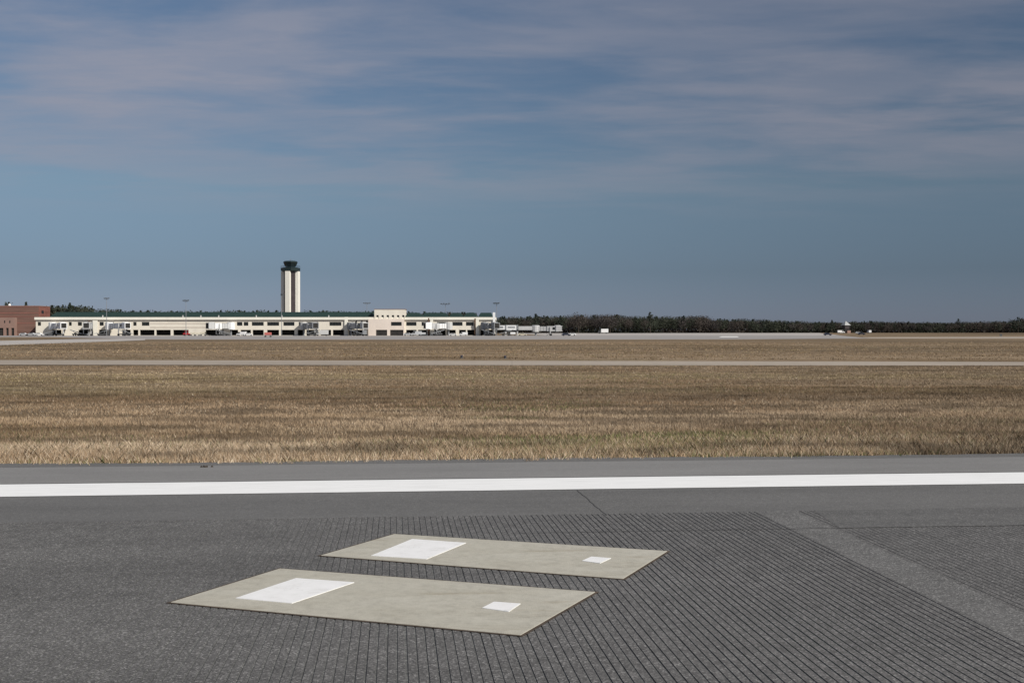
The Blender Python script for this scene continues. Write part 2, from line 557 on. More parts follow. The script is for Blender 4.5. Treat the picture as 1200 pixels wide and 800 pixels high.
def blades(n, d0, d1, h0, h1, w0, w1, lean, seed, edge=False):
    r = np.random.default_rng(seed)
    d = d0 + (d1 - d0) * r.random(n) ** (.9)
    half = d * .47 + 3
    x = (r.random(n) * 2 - 1) * half
    y = d + (x * math.tan(TH) + (vnoise(x, x * 0 + 3.3, 12, 1.1) - .5) * .30 + (vnoise(x, x * 0 + 1.3, 14, 3.7) - .5) * .16 if edge else 0)
    a = r.random(n) * 2 * np.pi
    # tufts: gather part of the blades round randomly strewn clump centres
    nc = max(1, n // 16)
    who = r.integers(0, nc, n)
    spread = (.035 if edge else .05) * (1 + d / 30)
    tuft = r.random(n) < .62
    x = np.where(tuft, x[who] + r.normal(size=n) * spread, x)
    y = np.where(tuft, y[who] + r.normal(size=n) * spread, y)
    d = np.where(tuft, d[who], d)
    hsh = r.random(nc)[who]
    patch = fbm(x * .6, y, 31, .22); p2 = fbm(x * .7, y, 57, .9); p3 = fbm(x * .5, y, 83, .075)
    h = (h0 + (h1 - h0) * r.random(n)) * (.55 + .9 * p2) * (.7 + .6 * hsh)
    w = w0 + (w1 - w0) * r.random(n)
    ln_ = h * lean * (.3 + r.random(n))
    la = r.random(n) * 2 * np.pi
    base = np.stack([x, y, np.full(n, -.035)], 1)
    wd = np.stack([np.cos(a), np.sin(a), np.zeros(n)], 1) * (w / 2)[:, None]
    ld = np.stack([np.cos(la), np.sin(la), np.zeros(n)], 1)
    up = np.array([0, 0, 1.0])
    mid = base + up * (h * .6)[:, None] + ld * (ln_ * .35)[:, None]
    tip = base + up * (h * .95 + .03)[:, None] + ld * ln_[:, None]
    v = np.stack([base - wd, base + wd, mid + wd * .75, tip, mid - wd * .75], 1)
    # blade colour: broad drifts of pale straw, brown thatch and a little green
    sm = lambda q, a_, b_: np.clip((q - a_) / (b_ - a_), 0, 1) ** 2 * (3 - 2 * np.clip((q - a_) / (b_ - a_), 0, 1))
    n1 = fbm(x * .22, y, 31, .17); n2 = fbm(x * .35, y, 57, .6); n3 = fbm(x * .25, y, 83, .13); n4 = fbm(x * .4, y, 19, 1.3); n5 = fbm(x * .16, y, 63, .28)
    t = np.clip(.15 + .55 * sm(n1, .36, .62) + .4 * sm(n2, .38, .64) - .1, 0, 1)[:, None]
    col = BROWN * (1 - t) + TAN * t
    band = np.interp(d, [15, 17.5, 20, 26, 34, 44, 50, 58, 80, 200], [.1, .05, .15, .25, .42, .42, .12, .05, .35, .3])
    ol = np.clip(band * (.35 + 1.3 * sm(n3, .38, .62)), 0, .85)[:, None]
    col = col * (1 - ol) + OLIVE * ol
    s = (r.random(n) < np.where(d < 18.0, .26, .06) * (.4 + 1.2 * n2))[:, None]
    col = np.where(s, STRAW, col)
    gp = sm(fbm(x * .4, y, 44, .30), .47, .60) * np.interp(d, [15, 17, 19, 23, 27, 60], [.05, .3, .7, .7, .2, .1]) * np.interp(x / d, [-.2, -.08, .02, .16, .26], [.15, .3, 1, 1, .25])
    g2 = (r.random(n) < gp)[:, None]
    col = np.where(g2, GREEN * 1.15, col)
    if edge:
        rim = np.clip(1 - (y - x * math.tan(TH) - 15.05) / .40, 0, 1) * np.clip((vnoise(x, y * 0, 91, .8) - .18) / .25, 0, 1) * np.clip(.55 + x * .06, .3, .95)
        col = np.where((r.random(n) < rim)[:, None], GREEN, col)
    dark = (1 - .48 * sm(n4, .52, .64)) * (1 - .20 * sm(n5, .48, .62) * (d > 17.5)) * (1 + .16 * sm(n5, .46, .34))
    side = 1 - .16 * np.clip((x / d - .1) / .35, 0, 1)  # blades get darker towards the right of the view
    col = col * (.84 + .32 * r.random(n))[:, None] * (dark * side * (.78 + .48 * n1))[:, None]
    return v, col


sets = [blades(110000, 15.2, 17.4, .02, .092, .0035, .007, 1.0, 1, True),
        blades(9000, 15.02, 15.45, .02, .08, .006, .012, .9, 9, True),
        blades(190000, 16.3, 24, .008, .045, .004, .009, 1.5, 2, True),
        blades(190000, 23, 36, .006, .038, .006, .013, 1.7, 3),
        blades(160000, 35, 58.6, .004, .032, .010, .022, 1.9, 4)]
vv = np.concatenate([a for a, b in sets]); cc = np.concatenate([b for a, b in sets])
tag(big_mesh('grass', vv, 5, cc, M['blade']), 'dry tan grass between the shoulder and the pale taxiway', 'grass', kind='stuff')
fv, fc = blades(80000, 71, 200, .01, .045, .03, .08, 2.0, 5)
bandn = fbm(fv[:, 0, 0] * .12, fv[:, 0, 1], 203, .045)
fc = fc * np.array([.90, .86, .82]) * (.62 + .8 * np.clip((bandn - .36) / .28, 0, 1))[:, None]
dd = fv[:, 0, 1]
ok = np.ones(len(dd), bool)
lx, ly = zip(*gx([(-400, 416), (0, 405), (90, 401.6), (170, 398.6)]))
ok &= ~((fv[:, 0, 0] < lx[3]) & (dd > np.interp(fv[:, 0, 0], lx, ly) - 1))
fv, fc = fv[ok], fc[ok]
tag(big_mesh('grass', fv, 5, fc, M['blade']), 'dry brown grass beyond the pale taxiway', 'grass', kind='stuff')

# ------------------------------------------------------------------ trees
PINE = np.array([.033, .043, .032]); PINE2 = np.array([.045, .052, .037]); TWIG = np.array([.064, .054, .047]); TWIG2 = np.array([.058, .051, .048]); BUSH = np.array([.048, .043, .034])


def leafquads(P, size, col, r, flat=1.0):
    n = len(P)
    a = r.normal(size=(n, 3)); a /= np.linalg.norm(a, axis=1)[:, None]
    b = np.cross(a, r.normal(size=(n, 3))); b /= np.linalg.norm(b, axis=1)[:, None]
    a[:, 2] *= flat
    s = (size * (.5 + r.random(n)))[:, None]
    v = np.stack([P - a * s, P - b * s * .55, P + a * s, P + b * s * .55], 1)
    c = col[None, :] * (.86 + .28 * r.random(n))[:, None]
    return v, c


def crown(kind, hgt, rad, seed, n):
    r = np.random.default_rng(seed)
    pts = []
    if kind == 'pine':
        nl = 11
        for i in range(nl):
            t = i / (nl - 1); z = hgt * (.30 + .68 * t)
            rr = rad * (1.0 - t) ** .75 * (.6 + .6 * r.random()) + .12 * rad
            for q in range(5):
                an = r.random() * 6.28; c = np.array([math.cos(an) * rr * .6, math.sin(an) * rr * .6, z])
                pts.append(c + r.normal(size=(max(2, n // (nl * 5)), 3)) * np.array([rr * .3, rr * .3, hgt * .028]))
        P = np.concatenate(pts); col = PINE if r.random() < .6 else PINE2
    elif kind == 'round':
        for q in range(16):
            u_ = r.normal(size=3); u_ /= np.linalg.norm(u_)
            c = np.array([u_[0] * rad * .7, u_[1] * rad * .7, hgt * .62 + u_[2] * hgt * .26])
            pts.append(c + r.normal(size=(max(2, n // 16), 3)) * np.array([rad * .25, rad * .25, hgt * .07]))
        P = np.concatenate(pts); col = PINE2
    else:
        for q in range(20):
            u_ = r.normal(size=3); u_ /= np.linalg.norm(u_); s = r.random() ** .4
            c = np.array([u_[0] * rad * .8 * s, u_[1] * rad * .8 * s, hgt * .60 + u_[2] * hgt * .30 * s])
            pts.append(c + r.normal(size=(max(2, n // 20), 3)) * np.array([rad * .22, rad * .22, hgt * .09]))
        P = np.concatenate(pts); col = TWIG if r.random() < .5 else TWIG2
    P[:, 2] = np.minimum(P[:, 2], hgt)
    return leafquads(P, hgt * (.034 if kind != 'bare' else .028), col, r, 1.0 if kind != 'bare' else 1.5)


def single_tree(name, kind, x, ytop, d, rad, label, group, n=420):
    gz = rise(d); hgt = PZ(ytop, d) - gz
    root = empty(name, label, 'tree', (PX(x, d), d, gz), 0, group)
    t = MB().tube((0, 0, -.2), (.1, 0, hgt * .55), hgt * .018, hgt * .010, 7).tube((.1, 0, hgt * .55), (0, .1, hgt * .93), hgt * .010, hgt * .003, 6)
    for i in range(9):
        a = random.random() * 6.28; z = hgt * random.uniform(.38, .8)
        t.tube((.05, 0, z), (math.cos(a) * rad * .7, math.sin(a) * rad * .7, z + hgt * random.uniform(.03, .14)), hgt * .006, hgt * .002, 5)
    t.build('trunk', M['bark'], root)
    v, c = crown(kind, hgt, rad, int(x * 7 + d), n)
    o = big_mesh('crown', v, 4, c, M['leaf']); o.parent = root
    return root


PROFILE = [(560, 371.5), (580, 371), (600, 370.2), (625, 370), (650, 370), (665, 369), (690, 369), (705, 368), (725, 368.3), (735, 370.2), (790, 370.3), (815, 369.2), (826, 369.5), (832, 372.4), (850, 373.6),
           (880, 373), (900, 374.2), (950, 376.6), (1000, 376.8), (1020, 375.6), (1040, 376.2), (1080, 377), (1110, 377), (1140, 376), (1165, 375.8), (1180, 376), (1190, 373), (1210, 371.5), (1300, 371), (1500, 370)]
pxs, pys = zip(*PROFILE)
wv, wc = [], []
r0 = np.random.default_rng(5)
for row, (dd_, dense) in enumerate(((0, 1.0), (26, 1.15), (55, 1.15))):
    x = 556.0
    while x < 1480:
        d = np.interp(x, [560, 700, 850, 1000, 1200, 1500], [900, 905, 930, 960, 1000, 1040]) + dd_ + r0.uniform(-8, 8)
        yt = np.interp(x, pxs, pys) + (r0.uniform(-.2, 1.3) if row else r0.uniform(.2, 4.0))
        gz = rise(d); hgt = max(4, PZ(yt, d) - gz)
        pr = .62 if (x < 660 or x > 838 or 740 < x < 800) else .22
        if 1040 < x < 1180: pr = .3
        kind = ('pine' if r0.random() < .22 else 'round') if r0.random() < pr else 'bare'
        rad = hgt * {'pine': .30, 'round': .42, 'bare': .46}[kind]
        v, c = crown(kind, hgt, rad, int(x * 13 + row * 777), 420)
        v = v + np.array([PX(x, d), d, gz]); wv.append(v); wc.append(c)
        x += r0.uniform(2.2, 5.2) / dense
# undergrowth along the front of the wood and deep trunk mass
xs = 556 + r0.random(46000) * 924
ds = np.interp(xs, [560, 700, 850, 1000, 1200, 1500], [896, 900, 925, 955, 995, 1035]) + r0.random(46000) * 60
hz = r0.random(46000) ** 1.6 * np.interp(xs, [560, 830, 900, 1500], [9.5, 9.5, 7.5, 8.5])
P = np.stack([(xs - 600) / F * ds, ds, 1.5 + hz], 1)
v, c = leafquads(P, .85, BUSH, r0); c *= np.where(r0.random(len(c)) < .5, 1, .7)[:, None]
c = np.where((vnoise(P[:, 0], P[:, 0] * 0, 3, .03) > .5)[:, None], c * np.array([.85, 1.0, .9]), c * np.array([1.02, .95, .98]))
wv.append(v); wc.append(c)
# the wood behind the terminal, only its tops above the roof
for row in range(2):
    x = 52.0 if row else 58.0
    while x < 560:
        d = 790 + row * 22 + r0.uniform(-6, 6)
        top_ = np.interp(x, [52, 60, 75, 100, 115, 140, 200, 260, 330, 440, 560], [358.5, 358.5, 357.2, 358.8, 361.5, 363.4, 364.2, 363.8, 363.6, 364.6, 366.5]) + r0.uniform(-.5, 1.6)
        gz = rise(d); hgt = PZ(top_, d) - gz
        v, c = crown('round' if r0.random() < .75 else 'pine', hgt, hgt * .30, int(x * 17 + row * 99), 380)
        wv.append(v + np.array([PX(x, d), d, gz])); wc.append(c); x += r0.uniform(3, 6)
wd_ = big_mesh('wood', np.concatenate(wv), 4, np.concatenate(wc), M['leaf'])
tag(wd_, 'far-off winter wood of bare brown trees and dark pines along the horizon', 'wood', kind='stuff')

TG = 'trees standing out of the wood'
single_tree('pine_tree', 'pine', 762, 365.8, 895, 4.6, 'dark pointed pine rising alone above the middle of the wood', TG)
single_tree('bare_tree', 'bare', 678, 366.0, 892, 6.5, 'broad bare brown tree above the wood, left of the white box truck', TG)
single_tree('bare_tree', 'bare', 715, 367.2, 892, 7.5, 'wide low bare tree in the wood straight behind the white box truck', TG)
single_tree('bare_tree', 'bare', 820, 369.0, 915, 6.0, 'rounded bare tree where the tall part of the wood steps down', TG)
single_tree('pine_tree', 'pine', 628, 368.0, 885, 4.5, 'dark pine behind the long white boarding bridge at the terminal end', TG)
single_tree('pine_tree', 'pine', 1123, 373.6, 990, 3.6, 'narrow dark pine standing out in the low wood at far right', TG)
single_tree('pine_tree', 'pine', 1193, 371.6, 985, 7.0, 'large dark pine closing the wood at the right edge', TG)
single_tree('round_tree', 'round', 1001, 375.2, 935, 2.6, 'small green tree just right of the pale roofed lookout tower', TG)
single_tree('pine_tree', 'pine', 975, 375.0, 945, 2.8, 'small dark pine just left of the pale roofed lookout tower', TG)
TB = 'trees behind the brick building and terminal roof'
single_tree('pine_tree', 'round', 9, 354.5, 760, 3.6, 'dark tree over the roof of the brick building, by the left edge', TB)
single_tree('pine_tree', 'pine', 31, 354.3, 760, 3.4, 'dark pointed tree over the middle of the brick roof', TB)
single_tree('pine_tree', 'round', 45, 356.0, 760, 3.0, 'low dark tree over the right end of the brick roof', TB)
single_tree('pine_tree', 'pine', 61, 358.0, 745, 3.2, 'dark pine in the gap just right of the brick building', TB)
single_tree('pine_tree', 'pine', 69, 358.6, 750, 2.8, 'slim dark pine beside the one in the gap by the brick building', TB)
single_tree('pine_tree', 'pine', 82, 355.3, 742, 4.4, 'tallest dark pine above the left end of the green roof', TB)
single_tree('pine_tree', 'round', 97, 357.6, 744, 5.0, 'broad dark tree right of the tallest pine above the green roof', TB)
single_tree('round_tree', 'round', 266, 362.9, 740, 4.2, 'rounded tree top above the green roof left of the control tower', TB)

# ------------------------------------------------------------------ terminal
D = 600.0
term = empty('terminal_building', 'long low cream airport terminal with green metal roof and dark window bays', 'terminal', (0, D, 0))


def tz(y): return PZ(y, D)
def tx(x): return PX(x, D)


def facade(mb, x0, x1, z0, z1, ops, y=0.0, dep=.5):
    xs_ = sorted({x0, x1, *[v for o in ops for v in (o[0], o[1])]}); zs_ = sorted({z0, z1, *[v for o in ops for v in (o[2], o[3])]})
    for i in range(len(xs_) - 1):
        for j in range(len(zs_) - 1):
            cx, cz = (xs_[i] + xs_[i + 1]) / 2, (zs_[j] + zs_[j + 1]) / 2
            if any(o[0] < cx < o[1] and o[2] < cz < o[3] for o in ops): continue
            mb.quad((xs_[i], y, zs_[j]), (xs_[i + 1], y, zs_[j]), (xs_[i + 1], y, zs_[j + 1]), (xs_[i], y, zs_[j + 1]))
    for a, b, c, d in ops:
        mb.quad((a, y, c), (a, y + dep, c), (a, y + dep, d), (a, y, d)).quad((b, y, c), (b, y, d), (b, y + dep, d), (b, y + dep, c))
        mb.quad((a, y, d), (a, y + dep, d), (b, y + dep, d), (b, y, d)).quad((a, y, c), (b, y, c), (b, y + dep, c), (a, y + dep, c))


UP = [(44, 48), (80.5, 84), (91, 96), (97, 103.5), (116.5, 121.5), (128, 133.5), (156, 160), (166, 175), (268, 271.5), (277.5, 284), (285.5, 291), (295, 309), (313, 327), (332, 345), (350, 355.5),
      (359, 373), (386, 400), (412, 414.5), (476, 488), (494, 501), (512, 525), (530, 542), (546, 555), (564.5, 570)]
LO = [(62, 72), (92, 104), (116, 126), (143, 153), (156, 162), (164, 181), (183, 200), (203, 221), (241, 262), (270, 279), (282, 294), (296, 309), (313, 327), (329, 345), (349, 356), (359, 373), (376, 388), (390, 403),
      (409, 430), (441, 454), (457, 473), (476, 488), (490, 500), (508, 522), (524, 534), (538, 546), (547.5, 556), (563, 578)]
ZU = (tz(381.6), tz(377.2)); ZL = (tz(392.2), tz(386.4))
ops = [(tx(a), tx(b), *ZU) for a, b in UP] + [(tx(a), tx(b), ZL[0] - .3, ZL[1]) for a, b in LO if not (432 < a < 458)]
w = MB()
facade(w, tx(42), tx(580), 0, tz(374.6), ops)
zt = tz(374.6)
w.quad((tx(42), 0, 0), (tx(42), 26, 0), (tx(42), 26, zt), (tx(42), 0, zt)).quad((tx(580), 0, 0), (tx(580), 0, zt), (tx(580), 26, zt), (tx(580), 26, 0))
w.quad((tx(42), 26, 0), (tx(580), 26, 0), (tx(580), 26, zt), (tx(42), 26, zt))
w.build('wall', M['cream'], term)
for a, b in UP:
    p = MB().box(((tx(a) + tx(b)) / 2, .42, sum(ZU) / 2), (tx(b) - tx(a) + .1, .06, ZU[1] - ZU[0] + .1)).build('window', M['glass'], term)
    fr = MB(); n = max(1, round((tx(b) - tx(a)) / 1.6))
    for i in range(1, n):
        fr.box((tx(a) + (tx(b) - tx(a)) * i / n, .36, sum(ZU) / 2), (.07, .08, ZU[1] - ZU[0]))
    fr.box(((tx(a) + tx(b)) / 2, .3, ZU[0] + .04), (tx(b) - tx(a) - .02, .16, .07))
    fr.build('frame', M['dgrey'], p)
for a, b in LO:
    if 432 < a < 458: continue
    xa, xb = tx(a), tx(b)
    m_ = MB()
    m_.quad((xa, .5, 0.02), (xa, 4, 0.02), (xa, 4, ZL[1]), (xa, .5, ZL[1])).quad((xb, .5, 0.02), (xb, .5, ZL[1]), (xb, 4, ZL[1]), (xb, 4, 0.02))
    m_.quad((xa, 4, 0.02), (xb, 4, 0.02), (xb, 4, ZL[1]), (xa, 4, ZL[1])).quad((xa, .5, ZL[1]), (xa, 4, ZL[1]), (xb, 4, ZL[1]), (xb, .5, ZL[1]))
    m_.build('service_bay', M['bay'], term)
fa = MB().box(((tx(42) + tx(580)) / 2, 12.6, (tz(374.6) + tz(371.6)) / 2), (tx(580) - tx(42) + .8, 26.8, tz(371.6) - tz(374.6)))
fa.build('fascia', M['fascia'], term)
sf = MB().box(((tx(42) + tx(580)) / 2, -.08, tz(375.4)), (tx(580) - tx(42) - .2, .16, .12)).box(((tx(176) + tx(258)) / 2, -.04, tz(383.6)), (tx(258) - tx(176), .07, .16)).box(((tx(176) + tx(258)) / 2, -.04, tz(379)), (tx(258) - tx(176), .07, .12))
sf.build('string_course', M['stone'], term)
zr0, zr1 = tz(371.6) + .003, tz(365.6) * 1.012
for i, (a, b) in enumerate(((57, 436), (474, 492.5), (493.5, 524), (526, 541.5), (543, 558.5), (560.5, 577.5))):
    xa, xb = tx(a), tx(b); e = min(1.4, (xb - xa) * .2) if b < 577 and a > 57 else 1.0
    zz = zr1 if i == 0 else tz(366.3) * 1.01
    m_ = MB().loft([[(xa, 1.0, zr0), (xb, 1.0, zr0), (xb, 24.5, zr0), (xa, 24.5, zr0)], [(xa + .05, 1.0, zr0 + .25), (xb - .05, 1.0, zr0 + .25), (xb - .05, 24.5, zr0 + .25), (xa + .05, 24.5, zr0 + .25)], [(xa + e, 8, zz), (xb - e, 8, zz), (xb - e, 18, zz), (xa + e, 18, zz)]])
    x = xa + 1.2
    while x < xb - 1.2:
        m_.bar((x, 1.02, zr0 + .28), (x, 8.02, zz + .03), .05, .07); x += .9
    m_.build('roof', M['groof'], term)
# projecting block and penthouse
pb = MB()
xa, xb = tx(432), tx(474)
bops = [(tx(441), tx(454), .05, ZL[1]), (tx(457.5), tx(473), .05, ZL[1]), (tx(458.5), tx(471), *ZU)]
facade(pb, xa, xb, 0, tz(373.8), bops, -1.5, .5)
zb = tz(373.8)
pb.quad((xa, -1.5, 0), (xa, -.003, 0), (xa, -.003, zb), (xa, -1.5, zb)).quad((xb, -1.5, 0), (xb, -.003, 0), (xb, -.003, zb), (xb, -1.5, zb)).quad((xa, -1.5, zb), (xb, -1.5, zb), (xb, -.85, zb), (xa, -.85, zb))
blk = pb.build('entrance_block', M['pink'], term)
for a, b, c, d in bops:
    MB().box(((a + b) / 2, -1.04, (c + d) / 2), (b - a + .1, .06, d - c + .08)).build('window' if c > 3 else 'service_bay', M['glass'] if c > 3 else M['bay'], blk)
ph = MB(); xa, xb = tx(439), tx(474.5); z0, z1 = tz(373.8) + .004, tz(362.6)
wx = [tx(441.3 + i * 6.03) for i in range(6)]
pops = [(x, x + 1.15, tz(373.2), tz(369.2)) for x in wx]
pops = [(a, b, max(c, z0 + .1), d) for a, b, c, d in pops]
facade(ph, xa, xb, z0, z1, pops, -1.05, .35)
ph.quad((xa, -1.05, z0), (xa, 9, z0), (xa, 9, z1), (xa, -1.05, z1)).quad((xb, -1.05, z0), (xb, -1.05, z1), (xb, 9, z1), (xb, 9, z0)).quad((xa, 9, z0), (xb, 9, z0), (xb, 9, z1), (xa, 9, z1)).quad((xa, -1.05, z1), (xb, -1.05, z1), (xb, 9, z1), (xa, 9, z1))
pho = ph.build('penthouse', M['cream'], term)
for a, b, c, d in pops: MB().box(((a + b) / 2, -.73, (c + d) / 2), (b - a + .05, .05, d - c + .05)).build('window', M['glass'], pho)
MB().box(((xa + xb) / 2, 4.0, z1 + .12), (xb - xa + .5, 10.4, .2)).build('coping', M['stone'], pho)
for x, w_, y0_, m_, nm in ((406, 1.7, 371.4, 'fascia', 'pier'), (579, 1.2, 366, 'white', 'pier'), (502.5, .7, 372.5, 'brown', 'downpipe'), (556.8, .7, 373, 'brown', 'downpipe'), (104.8, .5, 375.5, 'brown', 'downpipe'), (112, 2.4, 375.4, 'fascia', 'pier'), (559.5, 1.6, 374.7, 'fascia', 'pier'), (506, 1.5, 374.7, 'fascia', 'pier')):
    z_ = tz(y0_)
    MB().box((tx(x), -.62, z_ / 2), (w_, .38, z_)).build(nm, M[m_], term)
for x in (416.5, 423, 428.8):
    fl = MB()
    fl.loft([[(tx(x) - .75, -.09, tz(380.3)), (tx(x) + .75, -.09, tz(380.3)), (tx(x) + .75, -.003, tz(380.3)), (tx(x) - .75, -.003, tz(380.3))], [(tx(x) + .25, -.09, tz(375.8)), (tx(x) + .8, -.09, tz(375.8)), (tx(x) + .8, -.003, tz(375.8)), (tx(x) + .25, -.003, tz(375.8))]])
    fl.build('window', M['glass'], term)
for x in (214, 235, 256, 120, 300, 385, 330): MB().lathe((tx(x), .6, tz(371.6)), [(.28, 0), (.28, .7), (.42, .75), (.1, 1.0)], 8).build('roof_vent', M['lgrey'], term)

# ------------------------------------------------------------------ brick building
DB = 612.0
bb = empty('brick_building', 'red brick block with pale bands at the left edge behind the terminal end', 'building', (0, DB, 0))
bx = lambda x: PX(x, DB)
bz = lambda y: PZ(y, DB)
wm = MB()
bo = [(bx(a), bx(a + 4.5), bz(367), bz(363.5)) for a in (-66, -56, -46, -36, -26, -16)]
# main wing
BE, BD = bx(45.5), 15.0
facade(wm, bx(-70), BE, 0, bz(358.6), bo, 0, .35)
zt = bz(358.6)
wm.quad((BE, 0, 0), (BE, 0, zt), (BE, BD, zt), (BE, BD, 0)).quad((bx(-70), BD, 0), (BE, BD, 0), (BE, BD, zt), (bx(-70), BD, zt)).quad((bx(-70), 0, 0), (bx(-70), BD, 0), (bx(-70), BD, zt), (bx(-70), 0, zt))
MB().box((BE + .02, 5.0, bz(365.4)), (.06, 3.0, 1.5)).build('window', M['glass'], bb)
wm.build('wall', M['brick'], bb)
for a, b, c, d in bo: MB().box(((a + b) / 2, .3, (c + d) / 2), (b - a + .08, .06, d - c + .08)).build('window', M['glass'], bb)
for y_, h_ in ((358.9, .5), (366.6, .55), (370.9, .35), (378.5, .5)):
    MB().box(((bx(-70) + BE) / 2, -.04, bz(y_)), (BE - bx(-70) - .1, .09, h_)).build('band', M['brickband'], bb)
MB().box(((bx(-70) + BE) / 2, BD / 2, bz(358.6) + .1), (BE - bx(-70) + .3, BD + .3, .24)).build('roof', M['stone'], bb)
pw = MB()
xa, xb = bx(-70), bx(20)
po = [(bx(a), bx(b), .05, bz(384.2)) for a, b in ((-60, -48), (-40, -28), (-20, -6), (0, 6.8), (10, 13), (16, 19.4))]
facade(pw, xa, xb, 0, bz(372), po, -3, .6)
pw.quad((xb, -3, 0), (xb, -.005, 0), (xb, -.005, bz(372)), (xb, -3, bz(372))).quad((xa, -3, bz(372)), (xb, -3, bz(372)), (xb, -.1, bz(372)), (xa, -.1, bz(372)))
pwo = pw.build('loading_wing', M['stone'], bb)
for a, b, c, d in po: MB().box(((a + b) / 2, -2.4, (c + d) / 2), (b - a + .08, .08, d - c + .08)).build('bay_shade', M['bay'], pwo)  # dark panes paint the shade within the open loading bays
for a in (2, 8.5, 14.5):
    MB().box((bx(a), -3.03, bz(377)), (.5, .05, 1.3)).build('window', M['glass'], pwo)
MB().lathe((bx(3.6), 8, bz(358.4)), [(.7, .15), (.7, .6), (.6, 1.0), (.35, 1.3), (.05, 1.4)], 12).build('roof_vent', M['white'], bb)

# ------------------------------------------------------------------ control tower
DT = 690.0
px_ = DT / F
tw = empty('control_tower', 'tall white control tower with dark glass cab rising behind the terminal', 'control tower', (PX(340.5, DT), DT, rise(DT)))
tw.rotation_euler = (0, 0, R(-9))
zz = lambda y: PZ(y, DT) - rise(DT)
zsh = zz(318.2)
MB().lathe((0, 0, 0), [(3.75, 0), (3.75, zsh + 1.0)], 8, R(22.5)).build('core', M['towerc'], tw)
for i in range(4):
    a = i * math.pi / 2
    MB().box((math.cos(a) * 3.85, math.sin(a) * 3.85, zsh / 2), (2.9, 2.9, zsh), a).build('pier', M['tower'], tw, bevel=.12)
MB().lathe((0, 0, zsh + .005), [(4.4, 0), (5.5, .3), (5.6, 2.0), (4.9, 2.2)], 8, R(22.5)).build('walkway', M['gtrim'], tw)
rl = MB()
for k in range(8):
    a0, a1 = R(22.5 + 45 * k), R(67.5 + 45 * k)
    p0, p1 = (5.4 * math.cos(a0), 5.4 * math.sin(a0)), (5.4 * math.cos(a1), 5.4 * math.sin(a1))
    for hz_ in (.55, 1.05): rl.bar((*p0, zsh + 2.2 + hz_), (*p1, zsh + 2.2 + hz_), .06)
    rl.bar((*p0, zsh + 2.1), (*p0, zsh + 3.25), .07)
rl.build('railing', M['gtrim'], tw)
zc = zsh + 2.2
zc1 = zz(308.4)
MB().lathe((0, 0, zc), [(2.9, 0), (2.9, .9), (3.15, .95), (3.75, zc1 - zc)], 8, R(22.5)).build('cab', M['cabglass'], tw)
for k in range(8):
    a = R(22.5 + 45 * k); ca, sa = math.cos(a), math.sin(a)
    MB().bar((3.2 * ca, 3.2 * sa, zc + .95), (3.78 * ca, 3.78 * sa, zc1), .16).build('mullion', M['gtrim'], tw)
MB().lathe((0, 0, zc1 + .004), [(3.9, 0), (4.05, .15), (4.05, .75), (3.4, 1.2), (1.0, 1.35)], 8, R(22.5)).build('roof', M['gtrim'], tw)
MB().tube((0, 0, zc1 + 1.3), (0, 0, zc1 + 2.6), .10, .06).tube((1.4, .3, zc1 + 1.1), (1.4, .3, zc1 + 2.1), .07, .04).box((0, 0, zc1 + 2.0), (1.6, .3, .12)).build('antenna', M['grey'], tw)

# ------------------------------------------------------------------ light masts
def mast(x, d, ytop, arm, tilt, label):
    z1 = PZ(ytop, d)
    root = empty('light_mast', label, 'light mast', (PX(x, d), d, rise(d)), tilt, 'apron light masts')
    MB().tube((0, 0, 0), (0, 0, z1 - .2), .17, .09, 8).build('pole', M['grey'], root)
    MB().box((0, 0, z1 - .1), (arm, .22, .16)).box((0, 0, z1 - .55), (arm * .7, .18, .12)).build('crossarm', M['grey'], root)
    n = 4
    for i in range(n):
        MB().box((-arm / 2 + arm * (i + .5) / n, -.25, z1 - .05 + .1 * (i % 2)), (.62, .7, .42)).build('floodlight', M['dgrey'], root)


mast(125, 575, 349.5, 2.6, R(20), 'faint slim light mast in front of the left end of the terminal')
mast(218, 575, 352, 3.2, 0, 'slim light mast in front of the plain wall, above the red tug')
mast(330, 570, 345, 1.4, R(70), 'slim light mast just left of the control tower')
mast(430, 640, 355, 4.2, R(15), 'light mast with dark head just left of the cream penthouse')
mast(522, 640, 355.8, 6.2, R(-25), 'light mast with long dark head midway above the right part of the roof')
mast(582, 590, 355.2, 4.0, R(-35), 'light mast with dark head at the right end of the terminal')

